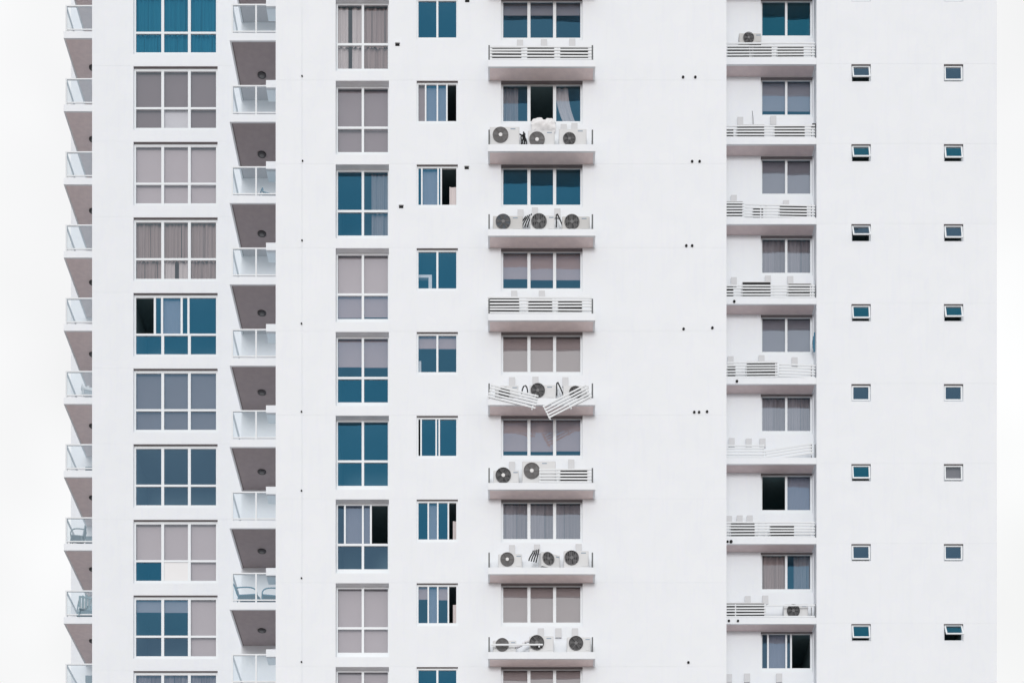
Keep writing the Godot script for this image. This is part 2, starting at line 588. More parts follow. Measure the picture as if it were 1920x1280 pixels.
func pipes(t: Node3D, x: float, y0: float, kind: String) -> void:     # insulated pipes beside a unit
	var m: Material = M.white_pipe if kind == "white" else M.black_pipe
	var runs := []
	if kind == "tangle":
		for k in 5:
			var a := Vector3(x + rng.randf_range(-0.14, 0.14), y0 + 0.05, -0.05 - rng.randf() * 0.15)
			var b := Vector3(x + rng.randf_range(-0.14, 0.14), y0 + 0.45, -0.05 - rng.randf() * 0.15)
			runs.append(bend(a, a + Vector3(rng.randf_range(-0.25, 0.25), 0.25, 0.1), b + Vector3(rng.randf_range(-0.25, 0.25), -0.2, 0.1), b))
	elif kind == "hook":
		runs.append(bend(Vector3(x - 0.11, y0 + 0.12, -0.05), Vector3(x - 0.08, y0 + 0.5, -0.05), Vector3(x + 0.1, y0 + 0.5, -0.05), Vector3(x + 0.1, y0 + 0.1, -0.05)))
	elif kind == "lean":
		runs.append(bend(Vector3(x - 0.09, y0, -0.05), Vector3(x - 0.09, y0 + 0.3, -0.05), Vector3(x - 0.1, y0 + 0.42, -0.1), Vector3(x - 0.08, y0 + 0.5, -0.14)))
		runs.append(bend(Vector3(x + 0.14, y0, -0.05), Vector3(x + 0.08, y0 + 0.2, -0.05), Vector3(x - 0.02, y0 + 0.42, -0.1), Vector3(x - 0.05, y0 + 0.52, -0.14)))
	elif kind == "fan":
		for k in 4:
			runs.append(bend(Vector3(x - 0.2 + k * 0.09, y0, -0.04), Vector3(x - 0.15 + k * 0.09, y0 + 0.2, -0.04), Vector3(x - 0.02 + k * 0.06, y0 + 0.3, -0.08), Vector3(x + k * 0.07, y0 + 0.42 + 0.03 * k, -0.12)))
	else:
		runs.append(bend(Vector3(x - 0.34, y0 + 0.06, -0.02), Vector3(x - 0.1, y0 + 0.1, 0.02), Vector3(x - 0.1, y0 + 0.24, 0.02), Vector3(x + 0.12, y0 + 0.3, -0.05)))
	for r in runs:
		var st := begin()
		tube(st, r, 0.05 if kind == "white" else 0.024)
		done("pipe", st, m, t)

func cover(px: float, py: float, d: float, w := 0.22, h := 0.32) -> void:     # trunking box where the pipes enter the wall
	var x := wx(px, d)
	var y := wy(py, d)
	box("pipe_cover", Vector3(x - w / 2, y - h / 2, -d + 0.002), Vector3(x + w / 2, y + h / 2, -d + 0.075), M.cover, tower)

# ---------------------------------------------------------------- balconies
func balcony(called: String, x0: float, x1: float, d0: float, d1: float, n: int, thick: float, posts: Array, low_gap: float, under: Material, top_cut := 0.0) -> void:
	var y := head(n)
	var o := slab(called, x0, x1, d0, d1, y, thick, under, 0.025, under == M.soffit_dark)
	var top := y + thick + 1.08
	var foot := y + thick + low_gap
	var z0 := -d0 - 0.05
	# top and bottom rails, front and outer side
	box("top_rail", Vector3(x0 + 0.06, top - 0.05, z0 - 0.03), Vector3(x1 - top_cut, top, z0 + 0.03), M.rail, o)
	box("bottom_rail", Vector3(x0 + 0.1, foot, z0 - 0.018), Vector3(x1, foot + 0.045, z0 + 0.018), M.rail, o)
	box("top_rail", Vector3(x0 + 0.06, top - 0.05, -d1), Vector3(x0 + 0.12, top, z0 - 0.03), M.rail, o)
	box("bottom_rail", Vector3(x0 + 0.072, foot, -d1), Vector3(x0 + 0.108, foot + 0.045, z0 - 0.018), M.rail, o)
	var marks := [x0 + 0.09] + posts
	for p in marks:
		box("post", Vector3(p - 0.03, y + thick, z0 - 0.028), Vector3(p + 0.03, top - 0.05, z0 + 0.028), M.rail, o)
	marks.append(x1)
	for i in marks.size() - 1:
		glass_sheet(o, Vector3(marks[i] + 0.03, foot + 0.045, z0), Vector3(marks[i + 1] - 0.03, foot + 0.045, z0), top - 0.05 - foot - 0.045)
	glass_sheet(o, Vector3(x0 + 0.09, foot + 0.045, -d1 + 0.02), Vector3(x0 + 0.09, foot + 0.045, z0 - 0.03), top - 0.05 - foot - 0.045)

func glass_sheet(o: Node3D, a: Vector3, b: Vector3, h: float) -> void:
	var st := begin()
	quad(st, a, b, b + Vector3(0, h, 0), a + Vector3(0, h, 0))
	done("glass_panel", st, M.glass_rail, o)

func ceiling_light(label: String, x: float, y: float, d: float) -> void:
	var t := thing("ceiling_light", label, "ceiling light", Vector3(x, y, -d), "dark ceiling lights under the balconies")
	var st := begin()
	var ring := []
	for q in [[0.0, 0.16], [-0.035, 0.16], [-0.055, 0.12], [-0.06, 0.0]]:
		ring.append(q)
	for k in 3:
		for s in 18:
			var a := TAU * s / 18
			var b := TAU * (s + 1) / 18
			var p0 := Vector3(cos(a) * ring[k][1], ring[k][0], sin(a) * ring[k][1])
			var p1 := Vector3(cos(b) * ring[k][1], ring[k][0], sin(b) * ring[k][1])
			var p2 := Vector3(cos(b) * ring[k + 1][1], ring[k + 1][0], sin(b) * ring[k + 1][1])
			var p3 := Vector3(cos(a) * ring[k + 1][1], ring[k + 1][0], sin(a) * ring[k + 1][1])
			quad(st, p0, p1, p2, p3)
	done("lamp_housing", st, M.lamp, t)
	st = begin()
	for s in 14:
		var a := TAU * s / 14
		var b := TAU * (s + 1) / 14
		st.set_normal(Vector3.DOWN)
		for v in [Vector3(0, -0.072, 0), Vector3(cos(b) * 0.08, -0.062, sin(b) * 0.08), Vector3(cos(a) * 0.08, -0.062, sin(a) * 0.08)]:
			st.add_vertex(v)
	done("lamp_lens", st, M.fan_grey, t)

func chair(label: String, category: String, at: Vector3, turn: float, m: Material, lounge := false) -> void:
	var t := thing("lounge_chair" if lounge else "plastic_chair", label, category, at)
	t.rotation_degrees.y = turn
	var w := 0.56
	var sd := 0.75 if lounge else 0.5
	var sh := 0.36 if lounge else 0.43
	var st := begin()
	soft_bx(st, Vector3(-w / 2, sh - 0.05, -sd / 2), Vector3(w / 2, sh, sd / 2), 0.02)
	done("seat", st, m, t)
	st = begin()
	var lean := Transform3D(Basis(Vector3.RIGHT, -0.32 if lounge else -0.2), Vector3(0, sh, -sd / 2))
	for k in 5:
		var x := lerpf(-w / 2 + 0.03, w / 2 - 0.03, k / 4.0)
		bx(st, Vector3(x - 0.045, 0, -0.025), Vector3(x + 0.045, 0.5 - 0.05 * absf(k - 2), 0.01), lean)
	bx(st, Vector3(-w / 2, 0.36, -0.032), Vector3(w / 2, 0.42, 0.016), lean)
	done("backrest", st, m, t)
	for sx in [-1, 1]:
		for sz in [-1, 1]:
			st = begin()
			tube(st, [Vector3(sx * (w / 2 - 0.03), sh - 0.03, sz * (sd / 2 - 0.05)), Vector3(sx * (w / 2 + 0.01), 0, sz * (sd / 2))], 0.022)
			done("leg", st, m, t)
		st = begin()
		tube(st, bend(Vector3(sx * w / 2, sh + 0.24, -sd / 2 - 0.05), Vector3(sx * w / 2, sh + 0.26, 0), Vector3(sx * w / 2, sh + 0.26, sd / 2), Vector3(sx * w / 2, sh - 0.02, sd / 2 - 0.02)), 0.024)
		done("armrest", st, m, t)

# ---------------------------------------------------------------- the scene
func _ready() -> void:
	rng.seed = 7
	var cam := Camera3D.new()
	cam.name = "camera"
	cam.projection = Camera3D.PROJECTION_FRUSTUM
	cam.near = 1.0
	cam.far = 6000.0
	cam.size = 1280.0 / F
	cam.frustum_offset = Vector2(0, (HORIZON - 640.0) / F)
	cam.position = Vector3(0, EYE, 0)
	add_child(cam)
	cam.current = true

	var sky := overcast()
	var env := Environment.new()
	env.background_mode = Environment.BG_SKY
	env.sky = Sky.new()
	env.sky.sky_material = sky
	env.tonemap_mode = Environment.TONE_MAPPER_LINEAR
	env.tonemap_exposure = 1.0
	env.sdfgi_enabled = true
	env.ssao_enabled = true
	env.ssil_enabled = true
	var we := WorldEnvironment.new()
	we.name = "environment"
	we.environment = env
	add_child(we)

	var sun := DirectionalLight3D.new()
	sun.name = "sun"
	sun.light_energy = 0.38
	sun.light_color = Color(1.0, 0.99, 0.985)
	sun.light_angular_distance = 16.0
	sun.shadow_enabled = true
	sun.sky_mode = DirectionalLight3D.SKY_MODE_LIGHT_ONLY
	sun.rotation_degrees = Vector3(-11, -3, 0)
	add_child(sun)

	materials()
	ground()
	tower = thing("apartment_tower", "tall white apartment tower with stacked balconies, blue windows and air conditioner ledges", "building", Vector3.ZERO)
	structure()
	windows()
	ledges()
	recess()
	balconies()
	details()

func overcast() -> PanoramaSkyMaterial:      # bright even cloud with faint soft unevenness
	var n := FastNoiseLite.new()
	n.seed = 12
	n.frequency = 1.5
	n.fractal_octaves = 4
	var w := 512
	var im := Image.create(w, w / 2, false, Image.FORMAT_RGBF)
	for y in w / 2:
		var up := PI * (0.5 - (y + 0.5) / (w / 2.0))
		for x in w:
			var a := TAU * (x + 0.5) / w
			var v := n.get_noise_3d(cos(a) * cos(up), sin(up) * 1.6, sin(a) * cos(up))
			var fine := n.get_noise_3d(cos(a) * cos(up) * 5.0 + 9.0, sin(up) * 7.0, sin(a) * cos(up) * 5.0)
			var k := 0.93 * (1.015 + 0.07 * v + 0.12 * fine)
			im.set_pixel(x, y, Color(k, k * (1.004 + 0.006 * v), k * (1.008 - 0.01 * v)) if up > 0.0 else Color(0.4, 0.36, 0.34))
	var m := PanoramaSkyMaterial.new()
	m.panorama = ImageTexture.create_from_image(im)
	return m

func materials() -> void:
	var wall_m := mat("wall", Color.WHITE, 0.85)
	mottled(wall_m, noise_tex(0.012, lin(0.812, 0.846, 0.884), lin(0.842, 0.872, 0.908), 3, 5), 0.11)
	wall_m.detail_enabled = true
	wall_m.detail_uv_layer = BaseMaterial3D.DETAIL_UV_2
	wall_m.detail_blend_mode = BaseMaterial3D.BLEND_MODE_MUL
	wall_m.detail_albedo = noise_tex(0.02, Color(0.994, 0.994, 0.995), Color(1, 1, 1), 11, 4)
	wall_m.uv2_triplanar = true
	wall_m.uv2_world_triplanar = true
	wall_m.uv2_scale = Vector3(0.35, 0.035, 0.35)
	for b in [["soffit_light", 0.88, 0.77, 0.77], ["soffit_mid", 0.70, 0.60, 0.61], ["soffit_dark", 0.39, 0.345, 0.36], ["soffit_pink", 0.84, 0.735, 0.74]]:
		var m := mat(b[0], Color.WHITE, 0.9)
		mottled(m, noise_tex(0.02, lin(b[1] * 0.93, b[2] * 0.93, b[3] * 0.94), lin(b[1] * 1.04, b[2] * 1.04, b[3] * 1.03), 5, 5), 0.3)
	mat("shade_strip", lin(0.20, 0.175, 0.18), 0.8)  # taupe for shade painted at window heads; also colours the drip grooves
	mat("frame", lin(0.80, 0.84, 0.87), 0.4)
	mat("rail", lin(0.76, 0.79, 0.815), 0.45)
	mat("panel", lin(0.80, 0.80, 0.81), 0.5)
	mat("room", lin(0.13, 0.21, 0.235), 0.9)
	coated("glass_blue", lin(0.08, 0.39, 0.66), 0.28)
	coated("glass_teal", lin(0.05, 0.35, 0.55), 0.28)
	coated("glass_slate", lin(0.20, 0.37, 0.56), 0.28)
	coated("glass_mirror", lin(0.90, 0.90, 0.93), 0.29)
	coated("glass_mirror_blue", lin(0.62, 0.74, 0.90), 0.28)
	coated("glass_mid", lin(0.13, 0.38, 0.60), 0.28)
	coated("glass_cool", lin(0.28, 0.46, 0.66), 0.26)
	coated("glass_grey", lin(0.40, 0.46, 0.52), 0.25)
	coated("glass_rail", lin(0.62, 0.82, 0.95), 0.21)
	for b in [["blind", 0.35, 0.30, 0.325], ["blind_dark", 0.24, 0.20, 0.215], ["blind_shade", 0.27, 0.225, 0.23], ["blind_light", 0.58, 0.52, 0.55], ["blind_blue", 0.19, 0.18, 0.20], ["blind_white", 0.78, 0.76, 0.8], ["blind_warm", 0.55, 0.42, 0.41], ["blind_cool", 0.36, 0.34, 0.38]]:
		var m := mat(b[0], Color.WHITE, 0.9)
		mottled(m, noise_tex(0.05, lin(b[1] * 0.97, b[2] * 0.97, b[3] * 0.97), lin(b[1] * 1.03, b[2] * 1.03, b[3] * 1.03), 21, 3, 256), 1.6)
	for b in [["curtain", 0.38, 0.305, 0.30], ["curtain_grey", 0.30, 0.27, 0.28], ["curtain_light", 0.66, 0.60, 0.60], ["curtain_teal", 0.005, 0.13, 0.19], ["curtain_dim", 0.22, 0.19, 0.19], ["sheer", 0.30, 0.30, 0.36]]:
		var m := mat(b[0], lin(b[1], b[2], b[3]), 0.95)
		m.backlight_enabled = true
		m.backlight = lin(0.04, 0.04, 0.04)
	mat("casing", lin(0.66, 0.67, 0.68), 0.45)
	mat("casing_aged", lin(0.55, 0.55, 0.545), 0.5)
	mat("fan_dark", lin(0.032, 0.033, 0.036), 0.7)
	mat("fan_mid", lin(0.19, 0.18, 0.18), 0.7)
	mat("fan_blue", lin(0.07, 0.10, 0.13), 0.6)
	mat("fan_grey", lin(0.16, 0.16, 0.165), 0.6)
	mat("hub_white", lin(0.72, 0.72, 0.72), 0.5)
	mat("blade", lin(0.10, 0.10, 0.105), 0.6)
	mat("guard", lin(0.19, 0.19, 0.195), 0.5)
	mat("badge", lin(0.25, 0.33, 0.42), 0.5)
	mat("black_pipe", lin(0.02, 0.022, 0.024), 0.8)
	mat("white_pipe", lin(0.74, 0.74, 0.77), 0.6)
	mat("dark_metal", lin(0.10, 0.11, 0.115), 0.5)
	mat("cover", lin(0.62, 0.63, 0.65), 0.6)
	mat("lamp", lin(0.05, 0.05, 0.055), 0.5)
	mat("hole", lin(0.012, 0.012, 0.013), 0.9)
	mat("cloth", lin(0.82, 0.82, 0.83), 0.95)
	mat("blue_plastic", lin(0.02, 0.15, 0.25), 0.5)
	mat("white_plastic", lin(0.75, 0.77, 0.79), 0.5)
	mat("pale_plastic", lin(0.30, 0.42, 0.48), 0.5)
	mat("grey_plastic", lin(0.22, 0.27, 0.30), 0.5)
	mat("door_glass", lin(0.16, 0.21, 0.25), 0.15)
	var g := mat("ground", Color.WHITE, 0.95)
	mottled(g, noise_tex(0.01, lin(0.24, 0.205, 0.19), lin(0.36, 0.31, 0.285), 9, 5), 0.02)

func ground() -> void:
	var st := begin()
	quad(st, Vector3(-2500, 0, 2500), Vector3(2500, 0, 2500), Vector3(2500, 0, -2500), Vector3(-2500, 0, -2500))
	var o := done("ground", st, M.ground, self)
	o.set_meta("kind", "structure")
	o.set_meta("label", "warm grey ground round the foot of the tower")

# the five kinds of window opening
var KA := {}
var KB := {}
var KC := {}
var KD := {}
var KE := {}
var KF := {}
var KG := {}

func kinds() -> void:
	var h18 := head(18)
	var h16 := head(16)
	var h17 := head(17)
	KA = {"x0": wx(249.5, D_L), "x1": wx(407.5, D_L), "drop": h18 - wy(243, D_L), "d": D_L, "reveal": 0.1, "side": 0.08, "top": 0.12, "low": 0.15, "bar": 0.11, "line": 0.012}
	KA.transom = wy(203, D_L + 0.1) - wy(243, D_L)
	KB = {"x0": wx(629, D_C), "x1": wx(729, D_C), "drop": h16 - wy(289.5, D_C), "d": D_C, "reveal": 0.24, "side": 0.055, "top": 0.07, "low": 0.27, "bar": 0.085}
	KB.transom = wy(239.5, D_C + 0.24) - wy(289.5, D_C)
	KC = {"x0": wx(781, D_C), "x1": wx(858.5, D_C), "drop": h16 - wy(231, D_C), "d": D_C, "reveal": 0.07, "side": 0.06, "top": 0.08, "low": 0.13, "bar": 0.07, "line": 0.012}
	KD = {"x0": wx(939.5, D_C), "x1": wx(1092.5, D_C), "drop": h16 - wy(232, D_C), "d": D_C, "reveal": 0.15, "side": 0.075, "top": 0.035, "low": 0.21, "line": 0.015, "bar": 0.11}
	KE = {"x0": wx(1427, D_E), "x1": wx(1524.3, D_E), "drop": h17 - wy(219.5, D_E), "d": D_E, "reveal": 0.12, "side": 0.07, "top": 0.035, "low": 0.19, "line": 0.015, "bar": 0.085}
	KF = {"x0": wx(1597, D_R), "tint": "glass_teal", "x1": wx(1633.5, D_R), "drop": h17 - wy(152.5, D_R), "d": D_R, "reveal": 0.09}
	KG = {"x0": wx(1770.5, D_R), "x1": wx(1807, D_R), "drop": h17 - wy(152.5, D_R), "d": D_R, "reveal": 0.09}

func holes(k: Dictionary, n0: int, n1: int) -> Array:
	var out := []
	for n in range(n0, n1 + 1):
		out.append([k.x0, k.x1, head(n) - k.drop, head(n), k.reveal + 0.058])
	return out

func structure() -> void:
	kinds()
	var levels := []
	for n in range(5, 24):
		levels.append(head(n))
	var top := head(23) + 1.2
	var xc0 := wx(516.5, D_C)
	var xc1 := wx(1362.5, D_C)
	var xr0 := wx(1531.5, D_R)
	var xr1 := wx(1870, D_R)
	var xl0 := wx(172, D_L)
	# centre block
	wall(xc0, xc1, 0.0, top, D_C, 82.0, holes(KB, 9, 17) + holes(KC, 9, 17) + holes(KD, 9, 17), levels, [wx(566, D_C)])
	# right block
	wall(xr0, xr1, 0.0, top, D_R, 82.0, holes(KF, 10, 18) + holes(KG, 10, 18), levels, [])
	# back of the recess
	wall(xc1, xr0, 0.0, top - 0.5, D_E, 80.0, holes(KE, 10, 18), [], [])
	# left block
	wall(xl0, xc0, 0.0, top, D_L, 81.0, holes(KA, 10, 19), levels, [])
	# walls behind the two stacks of balconies
	wall(wx(430, D_MB), xc0, 0.0, top - 0.5, D_MBW, D_L, [], [], [])
	wall(-18.72, xl0, 0.0, top - 0.5, D_LBW, 80.0, [], [], [])

func windows() -> void:
	var a := [
		["TTT", [], "TTT", [], "window filled by bright teal curtains"],
		["KKK", [], "KGK", [], ""],
		["BBB", [], "BBB", [], ""],
		["ccc", [], "csc", [], "window with pleated brownish curtains"],
		["xtutt", [0.235, 0.325, 0.57, 0.655], "ttt", [], "blue window with its left sash slid open"],
		["DDD", [], "DDD", [], ""],
		["ttt", [], "ttt", [], ""],
		["BBB", [], "twB", [], "window with one blue and one white lower pane"],
		["qqB", [], "ttB", [], ""],
		["CCC", [], "CCC", [], ""],
	]
	for r in a.size():
		KA.tint = "glass_slate" if r in [6, 8] else "glass_blue"
		window(KA, 19 - r, [a[r][0], a[r][1], a[r][2], a[r][3]], a[r][4])
	var b := [
		["sc", [], "sc", [], ""], ["bb", [], "bb", [], ""], ["tv", [], "tv", [], ""], ["BB", [], "ee", [], ""], ["hh", [], "tt", [], "window with blinds half lowered"],
		["tt", [], "tt", [], ""], ["tuux", [0.14, 0.5, 0.66], "tt", [], "window with its right sash slid open"], ["BB", [], "BB", [], ""], ["BB", [], "BB", [], ""],
	]
	for r in b.size():
		KB.tint = "glass_slate" if r == 6 else "glass_blue"
		window(KB, 17 - r, [b[r][0], b[r][1], b[r][2], b[r][3]], b[r][4])
	var c := [
		["tt", []], ["buux", [0.19, 0.5, 0.75]], ["tuty", [0.09, 0.52, 0.6]], ["tt", []], ["qq", []], ["xttt", [0.07, 0.47, 0.55]], ["tuty", [0.26, 0.51, 0.79]], ["quqy", [0.26, 0.51, 0.79]], ["tt", []],
	]
	for r in c.size():
		var o := window(KC, 17 - r, c[r])
		if r == 3:
			var st := begin()
			bx(st, Vector3(-0.68, 0.62, -0.3), Vector3(-0.2, 0.72, -0.15))
			bx(st, Vector3(-0.32, 0.1, -0.3), Vector3(-0.2, 0.62, -0.15))
			done("white_shelf", st, M.panel, o)
		elif r == 4:
			box("white_shelf", Vector3(-0.68, 0.1, -0.3), Vector3(-0.58, 0.62, -0.15), M.panel, o)
	var d := ["qqq", "vxv", "ttt", "hhh", "MMM", "eee", "OOO", "MMM", "MMM"]
	for r in d.size():
		KD.tint = "glass_slate" if r == 0 else "glass_blue"
		window(KD, 17 - r, [d[r], []], "window with an open middle pane between drawn-back curtains" if r == 1 else "")
	var e := [["tt", []], ["ee", []], ["NN", []], ["OO", []], ["NN", []], ["OO", []], ["xu", []], ["cv", []], ["tutx", [0.12, 0.5, 0.6]]]
	for r in e.size():
		KE.tint = "glass_teal" if r == 0 else "glass_slate"
		window(KE, 18 - r, e[r], "window with its left pane open" if r == 6 else "")
	var f := [0.0, 18.0, 19.0, 26.0, 13.0, 0.0, 12.0, 6.0, 16.0]
	var g := [0.0, 4.0, 15.0, 15.0, 19.0, 0.0, 4.0, 3.0, 32.0]
	for r in 9:
		awning(KF, 18 - r, f[r], "t")
		awning(KG, 18 - r, g[r], "b" if r == 6 else "t")

func ledges() -> void:
	var x0 := wx(915, D_LEDGE)
	var x1 := wx(1116.5, D_LEDGE)
	var X := func(px: float) -> float: return wx(px, D_LEDGE)
	for i in range(-1, 8):
		slab("ledge", x0, x1, D_LEDGE, D_C - 0.003, head(16 - i), 0.235, M.soffit_light)
		var y := head(16 - i) + 0.235
		if i >= 0:
			side_rail(X.call(917.0), y, D_LEDGE + 0.02, D_C - 0.03, 5)
			side_rail(X.call(1111.0), y, D_LEDGE + 0.02, D_C - 0.03, 5)
	var top := func(i: int) -> float: return head(16 - i) + 0.235
	var d := D_LEDGE + 0.03
	railing(X.call(919.0), X.call(1113.0), top.call(0), d, 5, [X.call(921.0), X.call(983.0), X.call(1046.0), X.call(1104.0)])
	railing(X.call(914.0), X.call(1111.0), top.call(3), d, 6, [X.call(916.0), X.call(988.0), X.call(1041.0), X.call(1108.0)])
	var wreck := railing(X.call(914.0), X.call(1006.0), top.call(4) + 0.0, D_LEDGE - 0.03, 5, [X.call(916.0), X.call(1000.0)], -14.0)
	wreck.set_meta("label", "railing panel hanging down from its left end")
	wreck = railing(X.call(1020.0), X.call(1111.0), top.call(4) + 0.02, D_LEDGE - 0.03, 5, [X.call(1022.0), X.call(1066.0), X.call(1107.0)], 27.0, true)
	wreck.set_meta("label", "railing panel hanging down from its right end")
	railing(X.call(1011.0), X.call(1113.0), top.call(5), d, 5, [X.call(1012.5), X.call(1046.0), X.call(1103.0)])
	railing(X.call(920.0), X.call(1018.0), top.call(7), d, 3, [X.call(924.0), X.call(1011.0)], 0.0, false, 2)

	# air conditioners: x0, x1, top (rows of the photograph), front depth, look
	var where := ["the topmost ledge in view", "the ledge with white bedding above it", "the ledge under the blue three-pane window", "the ledge with a full six-slat railing", "the ledge with collapsed railings", "the ledge with half a railing left", "the bare ledge under grey curtains", "the lowest ledge with a single rail"]
	var side := ["left", "middle", "right"]
	var au := 59.6
	var units := [
		[[922, 978, 88, {"louvred": true}], [988, 1040, 87, {"louvred": true}], [1050, 1104, 87, {"louvred": true}]],
		[[918, 974, 237, {"fx": -0.14, "r": 0.27, "fan": "fan_mid", "hub": "hub_white"}], [990, 1040, 244, {"fx": -0.15, "r": 0.27, "fan": "fan_mid", "hub": "hub_white", "low": 5}], [1048, 1100, 241, {"fx": -0.12, "r": 0.22, "low": 5}]],
		[[924, 980, 404, {"fx": -0.16, "r": 0.26, "fan": "fan_blue", "hub": "fan_grey", "casing": "casing_aged"}], [994, 1040, 403, {"fx": -0.12, "r": 0.27, "bars": true}], [1054, 1106, 405, {"fx": -0.14, "r": 0.26, "bars": true, "casing": "casing_aged"}]],
		[[917, 974, 555, {"louvred": true}], [990, 1036, 559, {"louvred": true}], [1046, 1092, 561, {"louvred": true}]],
		[[928, 972, 722, {"fx": -0.08, "r": 0.2, "low": 4}], [993, 1042, 721, {"fx": -0.17, "r": 0.25}], [1056, 1104, 722, {"fx": -0.02, "r": 0.22, "low": 3}]],
		[[925, 973, 881, {"fx": -0.1, "r": 0.27, "hub": "hub_white", "fan": "fan_dark"}], [979, 1042, 864, {"fx": -0.25, "r": 0.28, "hub": "hub_white", "fan": "fan_mid"}], [1050, 1102, 878, {"louvred": true}]],
		[[934, 979, 1038, {"fx": -0.1, "r": 0.24, "fan": "fan_mid", "hub": "hub_white"}], [1014, 1052, 1037, {"fx": -0.1, "r": 0.22, "bars": true, "turn": 22.0}], [1057, 1104, 1032, {"fx": -0.16, "r": 0.25, "bars": true}]],
		[[924, 968, 1200, {"fx": -0.08, "r": 0.23, "fan": "fan_mid"}], [992, 1038, 1192, {"fx": -0.16, "r": 0.26}], [1063, 1108, 1194, {"fx": -0.1, "r": 0.25, "bars": false}]],
	]
	for i in 8:
		for u in 3:
			var q: Array = units[i][u]
			var o: Dictionary = q[3]
			var look := "dark louvred air conditioner" if o.get("louvred", false) else "white air conditioner"
			var yb: float = top.call(i)
			var yt := wy(q[2], au)
			if not o.get("louvred", false):
				o.fy = (yt - yb) / 2 + 0.09 - 0.02 * o.get("low", 0)
			var t := conditioner("%s, %s one on %s" % [look, side[u], where[i]], wx(q[0], au), wx(q[1], au), yb, yt, au, o)
			t.rotation_degrees.y = o.get("turn", 0.0)
			if i == 1 and u == 0:
				pipes(t, 0.66, 0.2, "tangle")
			elif i == 2 and u == 0:
				pipes(t, 0.62, 0.25, "fan")
			elif i == 2 and u == 1:
				pipes(t, 0.58, 0.25, "lean")
			elif i == 4 and u == 1:
				pipes(t, -0.62, 0.2, "hook")
			elif i == 4 and u == 2:
				pipes(t, -0.58, 0.25, "lean")
			elif i == 6 and u == 1:
				pipes(t, -0.62, 0.2, "fan")
			elif i == 7 and u == 1:
				pipes(t, -0.55, 0.2, "white")
	for q in [[975, 86], [1020, 85], [1073, 84], [1057, 244], [1077, 242], [976, 404], [1003, 400], [1045, 402], [964, 556], [1016, 556], [960, 718], [1004, 717], [1060, 718], [960, 876], [1071, 872], [960, 1032], [1007, 1031], [1085, 1030], [1014, 1188], [1047, 1188], [1078, 1188]]:
		cover(q[0], q[1], D_C)

	# bedding pushed out of the open window
	var st := begin()
	var n := FastNoiseLite.new()
	n.seed = 4
	n.frequency = 2.2
	var xa := wx(996, D_C)
	var xb := wx(1041, D_C)
	var yb := wy(250, D_C)
	var rows := []
	for r in 15:
		var line := []
		for c in 19:
			var u := c / 18.0
			var v := r / 14.0
			var humps := 0.11 * pow(maxf(sin(u * PI * 1.7 + 0.1 * sin(u * 9.0)), 0.0), 0.6) + 0.1 * pow(maxf(sin(clampf((u - 0.55) / 0.45, 0.0, 1.0) * PI), 0.0), 0.7) + 0.05 * n.get_noise_2d(u * 3.0, 7.0)
			var edge := pow(sin(clampf(u, 0.02, 0.98) * PI), 0.35)
			var y := lerpf(yb, wy(231, D_C), minf(v * 1.35, 1.0)) + (humps if v > 0.7 else humps * v * 0.8)
			var z := 0.02 + 0.2 * edge * sin(minf(v * 1.3 + 0.1, 1.0) * PI * 0.8) + 0.06 * n.get_noise_2d(u * 2.5, v * 1.6) - (0.34 * (v - 0.74) / 0.26 if v > 0.74 else 0.0)
			line.append(Vector3(lerpf(xa, xb, u) + 0.04 * n.get_noise_2d(v * 2.0, u), y, -D_C + z))
		rows.append(line)
	for r in 14:
		for c in 18:
			st.set_smooth_group(0)
			for v in [rows[r][c], rows[r + 1][c + 1], rows[r][c + 1], rows[r][c], rows[r + 1][c], rows[r + 1][c + 1]]:
				st.add_vertex(v)
	st.index()
	st.generate_normals()
	var o := done("bedding", st, M.cloth, self)
	o.set_meta("label", "crumpled white bedding hung over the sill of the open window")
	o.set_meta("category", "bedding")

